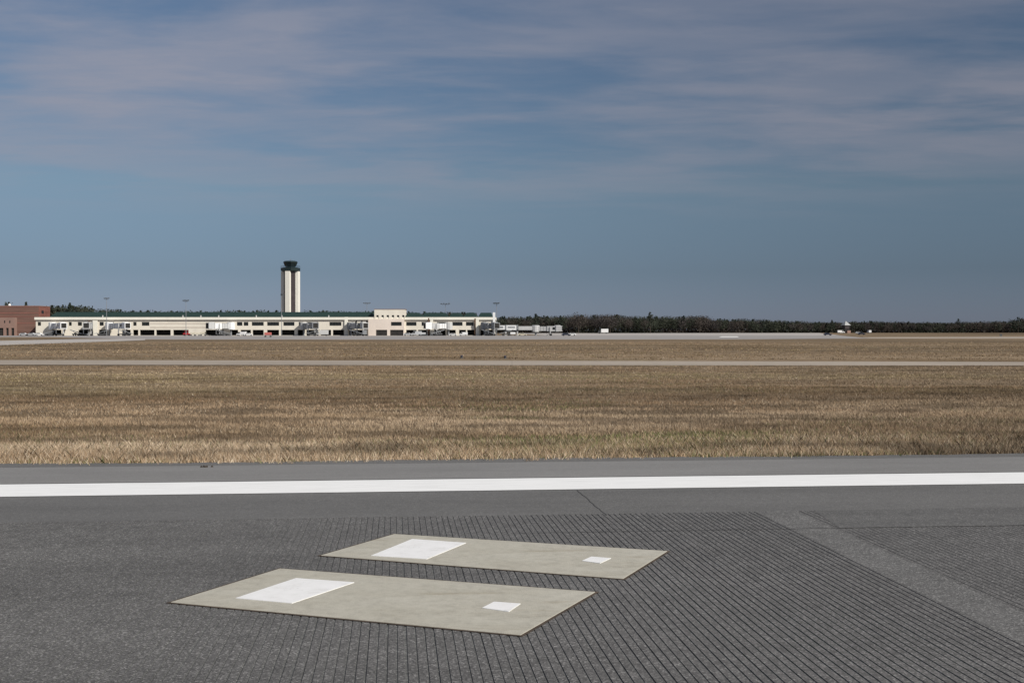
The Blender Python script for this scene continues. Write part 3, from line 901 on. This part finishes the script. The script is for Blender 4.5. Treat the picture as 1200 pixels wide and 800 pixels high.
# ------------------------------------------------------------------ boarding bridges
def bridge(xw, yw, head, L, label, m1='white', m2='lgrey', zf=3.4, hh=2.9, first=None):
    root = empty('boarding_bridge', label, 'boarding bridge', (xw, yw, 0), head, 'passenger boarding bridges')
    MB().lathe((0, 0, zf - .3), [(2.0, 0), (2.0, hh + .5), (1.5, hh + .7)], 12).build('rotunda', M[m2], root)
    MB().tube((0, 0, 0), (0, 0, zf - .3), .45, .45, 10).build('column', M['grey'], root)
    l1 = L * .55
    MB().box((1.7 + l1 / 2, 0, zf + hh / 2), (l1, 2.4, hh - .4)).build('tunnel', M[m1], root)
    MB().box((1.7 + l1 * .9 + (L - l1) / 2, 0, zf + hh / 2), (L - l1, 2.9, hh)).build('tunnel', M[m2], root)
    st = MB()
    for t in (.2, .5, .8): st.box((1.7 + l1 * t, 0, zf + hh / 2), (.16, 2.5, hh - .2))
    st.build('tunnel_rib', M['grey'], root)
    xe = 1.7 + l1 * .9 + (L - l1)
    c = MB().lathe((xe + 1.2, 0, zf - .15), [(1.75, 0), (1.75, hh + .3), (1.3, hh + .55)], 10); c.box((xe + 2.7, 0, zf + hh / 2 + .05), (1.6, 3.3, hh + .1))
    co = c.build('cab', M[m1], root)
    MB().box((xe + 3.53, 0, zf + hh / 2 + .1), (.06, 2.6, hh - .5)).build('canopy_opening', M['bay'], co)
    MB().box((xe - .5, -1.48, zf + hh * .55), (1.2, .05, 1.2)).build('window', M['glass'], root)
    for s in (-1, 1):
        MB().box((xe - 2.2, s * 1.75, (zf + hh * .9) / 2 + .4), (.4, .4, zf + hh * .9 - .8)).build('lift_leg', M['lgrey'], root)
        MB().tube((xe - 2.2, s * 1.35, .5), (xe - 2.2, s * 2.1, .5), .5, .5, 12).build('wheel', M['rubber'], root)
    MB().box((xe - 2.2, 0, .75), (.7, 3.4, .45)).build('bogie', M['grey'], root)
    sr = MB()
    sr.bar((xe - 1.0, 2.2, zf), (xe - 4.6, 2.2, .1), .9, .14)
    for e in (1.78, 2.62): sr.bar((xe - 1.0, e, zf + 1), (xe - 4.6, e, 1.1), .05)
    sr.build('stair', M['grey'], root)
    return root


YB = D - 2.4
bridge(tx(64), YB, R(-50), 11, 'boarding bridge nearest the brick building, its white tunnel turned right', 'white', 'white')
bridge(tx(106), YB, R(-75), 10, 'grey boarding bridge second from the brick building', 'lgrey', 'grey')
bridge(tx(130), YB, R(-42), 13, 'white boarding bridge left of the long plain wall', 'white', 'white')
bridge(tx(272), YB, R(-140), 8, 'pale boarding bridge at the right end of the long plain wall', 'lgrey', 'white')
bridge(tx(357), YB, R(-60), 12, 'blue grey boarding bridge below and right of the control tower', 'grey', 'lgrey')
bridge(tx(412), YB, R(-55), 11, 'grey boarding bridge beside the pink projecting block', 'lgrey', 'grey')
bridge(tx(526), YB, R(-155), 8, 'pale boarding bridge between the two brown downpipes', 'white', 'lgrey')
bridge(tx(568), YB, R(-60), 8, 'dark grey boarding bridge at the last bays of the terminal', 'grey', 'grey')
# the long fixed walkway with a bridge at its end
lw = empty('elevated_walkway', 'long white elevated walkway leaving the right end of the terminal', 'walkway', (tx(580.5), D - 3, 0), R(-2), 'passenger boarding bridges')
for i, (a, b, t0, t1, mt) in enumerate(((0, 5.0, 381.2, 386.2, 'white'), (5.6, 10.6, 381.0, 386.8, 'white'), (11.6, 18.6, 382.2, 386.6, 'lgrey'))):
    MB().box(((a + b) / 2, 0, (tz(t0) + tz(t1)) / 2), (b - a, 2.8, tz(t0) - tz(t1))).build('tunnel', M[mt], lw)
    MB().box(((a + b) / 2, 0, tz(t1) - .2), (b - a + .8, 2.2, .36)).build('girder', M['dgrey'], lw)
for x in (5.3, 11.1): MB().box((x, 0, tz(387.2) / 2), (.7, 1.6, tz(387.2))).build('support', M['lgrey'], lw)
for x in (5.3, 11.1): MB().box((x, 0, tz(383.5)), (.66, 3.0, 2.4)).build('collar', M['grey'], lw)
MB().box((2.2, -1.43, tz(383.4)), (3.6, .05, .9)).box((8.1, -1.43, tz(383.4)), (3.6, .05, .7)).build('window', M['grey'], lw)
bridge(tx(580) + 20.4, D - 3.4, R(-8), 8.5, 'pale grey boarding bridge with black porthole ending the long walkway', 'lgrey', 'lgrey', 2.2, 2.6)

# ------------------------------------------------------------------ vehicles
def veh(kind, name, cat, label, px, d, rz, col, group=None, scale=1.0):
    """kinds: car, van, truck, tug, cart"""
    root = empty(name, label, cat, (PX(px, d), d, rise(d) - (.0 if d > 500 else 0)), rz, group)
    root.scale = (scale,) * 3
    def prof(pts, wd): return MB().loft([[(x, -wd / 2, z) for x, z in pts], [(x, -wd / 2 + .06, z) for x, z in pts], [(x, wd / 2 - .06, z) for x, z in pts], [(x, wd / 2, z) for x, z in pts]])
    if kind == 'car':
        prof([(-2.1, .35), (2.15, .35), (2.2, .75), (1.2, .9), (.55, 1.42), (-1.1, 1.45), (-1.75, .98), (-2.15, .9)], 1.7).build('body', col, root, bevel=.05)
        prof([(1.0, .93), (.48, 1.36), (-1.02, 1.38), (-1.55, .98)], 1.73).build('window', M['glass'], root)
        wx_ = (-1.3, 1.35); wr = .33; ww = .8
    elif kind == 'van':
        prof([(-2.6, .45), (2.6, .45), (2.65, 1.05), (1.95, 1.2), (1.35, 2.2), (-2.6, 2.25)], 1.95).build('body', col, root, bevel=.06)
        prof([(1.86, 1.22), (1.36, 2.05), (.55, 2.05), (.55, 1.25)], 1.98).build('window', M['glass'], root)
        wx_ = (-1.6, 1.7); wr = .36; ww = .92
    elif kind == 'truck':
        MB().box((-.9, 0, 2.05), (5.0, 2.4, 2.5)).build('cargo_box', col, root, bevel=.05)
        prof([(1.75, .6), (3.6, .6), (3.65, 1.4), (3.3, 2.4), (1.75, 2.4)], 2.2).build('cab', M['dgrey'] if cat == 'truck' else col, root, bevel=.06)
        prof([(3.5, 1.45), (3.25, 2.2), (2.3, 2.2), (2.3, 1.45)], 2.23).build('window', M['glass'], root)
        MB().box((0, 0, .62), (6.4, 1.3, .22)).build('chassis', M['dgrey'], root)
        wx_ = (-2.1, 2.7); wr = .48; ww = 1.05
    elif kind == 'tug':
        prof([(-1.5, .35), (1.5, .35), (1.5, .95), (.4, 1.05), (.4, 1.15), (-.6, 1.15), (-1.5, 1.1)], 1.5).build('body', col, root, bevel=.05)
        cb = MB()
        for x in (-.7, .35):
            for s in (-1, 1): cb.bar((x, s * .62, 1.1), (x, s * .62, 2.0), .07)
        cb.box((-.17, 0, 2.05), (1.4, 1.45, .1)); cb.build('canopy', col, root)
        MB().box((-.3, 0, 1.35), (.55, 1.0, .5)).build('seat', M['dgrey'], root)
        wx_ = (-.95, .95); wr = .36; ww = .72
    else:
        MB().box((0, 0, .6), (2.6, 1.5, .14)).build('deck', M['grey'], root)
        MB().box((0, 0, 1.15), (2.3, 1.35, .95)).build('cargo', col, root, bevel=.08)
        MB().bar((1.3, 0, .55), (2.1, 0, .4), .08).build('drawbar', M['grey'], root)
        wx_ = (-.9, .9); wr = .25; ww = .6
    for x in wx_:
        for s in (-1, 1): MB().tube((x, s * (ww - .14), wr), (x, s * (ww + .08), wr), wr, wr, 12).build('wheel', M['rubber'], root)
    return root


def loader(px, d, rz, label):
    root = empty('belt_loader', label, 'belt loader', (PX(px, d), d, 0), rz, 'belt loaders at the terminal')
    MB().box((0, 0, .75), (4.2, 1.7, .6)).build('body', M['dgrey'], root, bevel=.06)
    MB().bar((-3.4, .35, 1.0), (3.6, .35, 2.9), .9, .22).build('conveyor', M['grey'], root)
    MB().box((1.3, -.5, 1.3), (.9, .6, .55)).build('seat', M['rubber'], root)
    MB().bar((.9, .35, .95), (1.8, .35, 2.3), .14).build('ram', M['lgrey'], root)
    for x in (-1.4, 1.4):
        for q in (-1, 1): MB().tube((x, q * .7, .4), (x, q * .95, .4), .4, .4, 12).build('wheel', M['rubber'], root)


loader(59, 590, R(20), 'dark belt loader left of the boarding bridge nearest the brick building')
loader(90, 588, R(160), 'dark belt loader between the first two boarding bridges from the brick building')
loader(119, 588, R(15), 'dark belt loader right of the second bridge from the brick building')
loader(148, 586, R(170), 'dark belt loader under the white bridge left of the plain wall')
loader(262, 584, R(200), 'dark belt loader under the bridge at the right end of the plain wall')
loader(366, 584, R(10), 'dark belt loader under the blue grey bridge by the control tower')
loader(418, 584, R(165), 'dark belt loader under the grey bridge beside the pink block')
loader(513, 586, R(25), 'dark belt loader just right of the first brown downpipe')
loader(573, 584, R(160), 'dark belt loader at the last bays of the terminal')
loader(593, 584, R(5), 'dark belt loader under the start of the elevated walkway')
cr = mat('cream paint', (.62, .57, .45), .5)
dk_ = mat('dark blue paint', (.03, .035, .06), .35)
silver = mat('silver paint', (.50, .51, .52), .35)
veh('tug', 'baggage_tug', 'tug', 'red baggage tug under the plain terminal wall', 219, 592, 0, M['red'], scale=1.15)
veh('cart', 'baggage_cart', 'cart', 'cream baggage cart hitched right behind the red tug', 226, 592, 0, cr, 'baggage carts')
veh('cart', 'baggage_cart', 'cart', 'cream baggage cart standing nearest the camera in the row by the red tug', 231, 585, .1, cr, 'baggage carts')
veh('cart', 'baggage_cart', 'cart', 'cream baggage cart farthest right from the red tug', 238, 591, 0, cr, 'baggage carts', 1.15)
veh('cart', 'equipment_cart', 'cart', 'faded red equipment cart alone on the apron below the control tower', 314, 420, 0, M['orange'])
AG = 'vehicles parked at the terminal'
veh('van', 'service_van', 'van', 'white van below the first windows right of the plain wall', 283, 588, R(170), M['white'], AG, .9)
veh('car', 'parked_car', 'car', 'small white car just right of the white van by the plain wall', 291, 580, R(10), M['white'], AG)
veh('truck', 'service_truck', 'service truck', 'grey service truck in front of the blue grey boarding bridge', 378, 586, R(190), M['lgrey'], AG, .85)
veh('truck', 'service_truck', 'service truck', 'grey service truck beside the pink projecting block', 427, 587, R(100), M['grey'], AG, .85)
veh('car', 'parked_car', 'car', 'silver car in front of the dark bays under the cream penthouse', 478, 588, 0, silver, AG, 1.05)
veh('van', 'service_van', 'van', 'silver van right of the silver car, by the third window from the penthouse', 488, 590, R(180), silver, AG)
veh('cart', 'baggage_cart', 'cart', 'grey baggage cart left of the first brown downpipe', 496, 590, 0, silver, 'baggage carts')
veh('car', 'parked_car', 'car', 'small white car left of the brightest white van near the second downpipe', 531, 590, 0, M['white'], AG, .9)
veh('van', 'service_van', 'van', 'bright white van in the dark bay left of the second brown downpipe', 543, 588, R(180), M['white'], AG, .8)
veh('cart', 'baggage_cart', 'cart', 'white baggage cart under the first span of the elevated walkway', 601, 592, 0, M['white'], 'baggage carts', 1.1)
veh('car', 'parked_car', 'car', 'pale car parked beyond the second span of the elevated walkway', 612, 592, R(5), cr, AG)
veh('car', 'parked_car', 'car', 'dark car alone just right of the long walkway', 663.5, 560, R(5), dk_, AG)
veh('car', 'parked_car', 'car', 'white car right beside the dark one by the long walkway', 670, 600, R(185), M['white'], AG)
veh('car', 'parked_car', 'car', 'leftmost silver car before the brick building', 28, 585, 0, silver, AG)
veh('car', 'parked_car', 'car', 'silver car in the middle of the three before the brick building', 36.5, 585, R(180), silver, AG)
veh('car', 'parked_car', 'car', 'white car nearest the cream terminal corner by the brick building', 46, 586, 0, M['white'], AG)
veh('truck', 'box_truck', 'truck', 'white box truck with dark cab before the bare brown wood', 707, 830, R(180), M['white'])
FG = 'vehicles far off before the wood'
veh('van', 'service_van', 'van', 'white van at the left foot of the pale roofed lookout tower', 985.5, 880, 0, M['white'], FG)
veh('van', 'service_van', 'van', 'bright white van alone right of the pale roofed lookout tower', 1018.5, 900, R(90), M['white'], FG)
veh('car', 'parked_car', 'car', 'pale car between the lookout tower and the lone white van', 1006, 820, 0, silver, FG)
veh('car', 'parked_car', 'car', 'dark car right of the pale car near the lookout tower', 1009.5, 700, 0, dk_, FG)
veh('car', 'parked_car', 'car', 'dark car on the apron left of the lookout tower', 970, 640, 0, dk_, FG)

# ------------------------------------------------------------------ lookout tower at right
DL = 900.0
lt = empty('lookout_tower', 'small dark framed tower with a pale peaked roof before the wood at right', 'tower', (PX(991, DL), DL, rise(DL)), R(20))
lz = lambda y: PZ(y, DL) - rise(DL)
lg = MB()
for a, b in ((-1, -1), (1, -1), (1, 1), (-1, 1)): lg.bar((a * 2.0, b * 2.0, 0), (a * 1.7, b * 1.7, lz(381.5)), .35)
for z in (2.2, 4.6):
    for a, b in (((-1.9, -1.9), (1.9, -1.9)), ((1.9, -1.9), (1.9, 1.9)), ((1.9, 1.9), (-1.9, 1.9)), ((-1.9, 1.9), (-1.9, -1.9))): lg.bar((*a, z), (*b, z), .25)
lg.build('leg_frame', M['dgrey'], lt)
MB().box((0, 0, lz(383) - .4), (3.9, 3.9, 2.2)).build('cabin', mat('dark brown boards', (.05, .04, .042), .8, var=.2), lt)
MB().lathe((0, 0, lz(381) - .1), [(3.7, 0), (3.7, .2), (.3, lz(376.2) - lz(381)), (.05, lz(376) - lz(381))], 4, R(45)).build('roof', mat('weathered roof sheet', (.36, .37, .37), .7, var=.1), lt)
MB().box((1.2, -1.4, 1.0), (3.0, 2.4, 2.0)).build('shed', M['stone'], lt)

# ------------------------------------------------------------------ small things in the grass
def edge_light(x, y, label):
    gx_, gy_ = G(x, y)
    root = empty('taxiway_light', label, 'taxiway light', (gx_, gy_, -.03), 0, 'lights along the taxiway')
    root.scale = (.8, .8, .34)
    MB().lathe((0, 0, 0), [(.22, 0), (.22, .03), (.10, .05), (.08, .30), (.12, .32), (.13, .36)], 12).build('post', M['dgrey'], root)
    MB().lathe((0, 0, .36), [(.09, 0), (.10, .05), (.08, .14), (.03, .18)], 12).build('lens', M['lens'], root)


edge_light(541, 419, 'small dark taxiway light left of the other one beyond the taxiway')
edge_light(592, 419.5, 'small dark taxiway light right of the other one beyond the taxiway')
sgx, sgy = G(1173, 395.0)
sg = empty('marker_board', 'small dark marker board alone on the strip at far right', 'marker', (sgx, sgy, 0), R(10))
MB().box((0, 0, .75), (.9, .12, .7)).build('board', M['dgrey'], sg)
for s in (-1, 1): MB().bar((s * .32, 0, 0), (s * .32, 0, .42), .07).build('leg', M['galv'], sg)
clx, cly = G(241, 547.3)
cb = MB()
for i in range(7):
    a = random.random() * 6.28; r_ = random.random() * .09
    cb.lathe((math.cos(a) * r_ * 1.1, math.sin(a) * r_ * .6, .001), [(.008 + .01 * random.random(), 0), (.014, .006), (.010, .014), (.003, .019)], 6, a)
o = cb.build('soil_clod', M['soil'], None, (clx, cly, 0)); tag(o, 'small dark soil clods lying on the shoulder near the grass', 'soil clod')

# ------------------------------------------------------------------ light and sky
SUN_EL, SUN_AZ = R(38), R(50)          # azimuth measured from behind the camera towards the right
sd = Vector((math.sin(SUN_AZ) * math.cos(SUN_EL), -math.cos(SUN_AZ) * math.cos(SUN_EL), math.sin(SUN_EL)))
sl = bpy.data.lights.new('sun', 'SUN'); sl.energy = 4.7; sl.angle = R(.55); sl.color = (1.0, .955, .885)
so = bpy.data.objects.new('sun', sl); C.objects.link(so)
so.rotation_euler = sd.to_track_quat('Z', 'Y').to_euler()
so.location = sd * 200
w_ = bpy.data.worlds.new('World'); S.world = w_; w_.use_nodes = True
nt = w_.node_tree
bg = nt.nodes['Background']
sky = nt.nodes.new('ShaderNodeTexSky'); sky.sky_type = 'NISHITA'; sky.sun_disc = False
sky.sun_elevation = SUN_EL; sky.sun_rotation = math.atan2(sd.x, sd.y)
sky.air_density = 1.0; sky.dust_density = .2; sky.ozone_density = 1.6
tc = nt.nodes.new('ShaderNodeTexCoord')
sp = nt.nodes.new('ShaderNodeSeparateXYZ'); nt.links.new(tc.outputs['Generated'], sp.inputs[0])


def mth(op, a, b=None, clamp=False):
    n = nt.nodes.new('ShaderNodeMath'); n.operation = op; n.use_clamp = clamp
    for i, v in enumerate((a, b)):
        if v is None: continue
        if hasattr(v, 'is_output'): nt.links.new(v, n.inputs[i])
        else: n.inputs[i].default_value = v
    return n.outputs[0]


zc_ = mth('ADD', mth('MAXIMUM', sp.outputs['Z'], 0.0), .06)
cv = nt.nodes.new('ShaderNodeCombineXYZ')
nt.links.new(mth('DIVIDE', sp.outputs['X'], zc_), cv.inputs[0]); nt.links.new(mth('DIVIDE', sp.outputs['Y'], zc_), cv.inputs[1])


def cloud(scale, sx, sy, rot, loc, lo, hi, detail=7, rough=.58, dist=.6):
    mp = nt.nodes.new('ShaderNodeMapping'); mp.inputs['Scale'].default_value = (sx, sy, 1); mp.inputs['Rotation'].default_value = (0, 0, rot); mp.inputs['Location'].default_value = loc
    nt.links.new(cv.outputs[0], mp.inputs['Vector'])
    n = nt.nodes.new('ShaderNodeTexNoise'); n.inputs['Scale'].default_value = scale; n.inputs['Detail'].default_value = detail; n.inputs['Roughness'].default_value = rough
    n.inputs['Distortion'].default_value = dist
    nt.links.new(mp.outputs[0], n.inputs['Vector'])
    r = nt.nodes.new('ShaderNodeMapRange'); r.interpolation_type = 'SMOOTHSTEP'
    r.inputs['From Min'].default_value = lo; r.inputs['From Max'].default_value = hi
    nt.links.new(n.outputs['Fac'], r.inputs['Value']); return r.outputs['Result']


c1 = cloud(1.5, .62, 1.0, R(3), (1.3, .4, 0), .36, .60, 6, .52, .35)
c2 = cloud(4.2, .5, 1.0, R(-2), (4.2, 2.0, 0), .36, .70, 7, .6, .2)
c3 = cloud(.42, .8, 1.0, R(20), (2.2, 6.0, 0), .30, .62, 4, .5, .3)
hz_ = nt.nodes.new('ShaderNodeMapRange'); hz_.interpolation_type = 'SMOOTHSTEP'
hz_.inputs['From Min'].default_value = .075; hz_.inputs['From Max'].default_value = .17
nt.links.new(sp.outputs['Z'], hz_.inputs['Value'])
body = mth('ADD', mth('MULTIPLY', c1, .74), mth('MULTIPLY', c2, .36), True)
body = mth('MULTIPLY', body, mth('ADD', mth('MULTIPLY', c3, .5), .5))
cm = mth('MULTIPLY', mth('MULTIPLY', body, hz_.outputs['Result']), .82)
# thin air and haze colour the lower sky; the right side of the sky is deeper
tr = nt.nodes.new('ShaderNodeValToRGB'); nt.links.new(sp.outputs['Z'], tr.inputs['Fac'])
el = tr.color_ramp.elements
el[0].position, el[0].color = 0, (.37, .465, .88, 1)
el[1].position, el[1].color = 1, (.80, .76, .78, 1)
for p_, c_ in ((.05, (.375, .445, .655)), (.12, (.60, .645, .72)), (.26, (.70, .73, .79)), (.5, (.78, .76, .80))):
    el.new(p_).color = (*c_, 1)
xr = nt.nodes.new('ShaderNodeMapRange'); xr.interpolation_type = 'SMOOTHSTEP'
xr.inputs['From Min'].default_value = -.35; xr.inputs['From Max'].default_value = .5
xr.inputs['To Min'].default_value = 1.04; xr.inputs['To Max'].default_value = .80
nt.links.new(sp.outputs['X'], xr.inputs['Value'])
tint = nt.nodes.new('ShaderNodeMixRGB'); tint.blend_type = 'MULTIPLY'; tint.inputs['Fac'].default_value = 1.0
nt.links.new(sky.outputs[0], tint.inputs[1]); nt.links.new(tr.outputs['Color'], tint.inputs[2])
mx = nt.nodes.new('ShaderNodeMixRGB'); nt.links.new(cm, mx.inputs['Fac']); nt.links.new(tint.outputs[0], mx.inputs[1])
CLOUD = (4.2, 4.3, 5.2)
mx.inputs[2].default_value = (*CLOUD, 1)
mx2 = nt.nodes.new('ShaderNodeVectorMath'); mx2.operation = 'SCALE'
nt.links.new(mx.outputs[0], mx2.inputs[0]); nt.links.new(xr.outputs['Result'], mx2.inputs['Scale'])
nt.links.new(mx2.outputs[0], bg.inputs['Color'])
bg.inputs['Strength'].default_value = .07

S.view_settings.view_transform = 'Standard'
S.view_settings.look = 'None'
S.view_settings.exposure = 0.0
S.view_settings.gamma = 1.0
S.view_settings.use_curve_mapping = False
S.cycles.max_bounces = 5
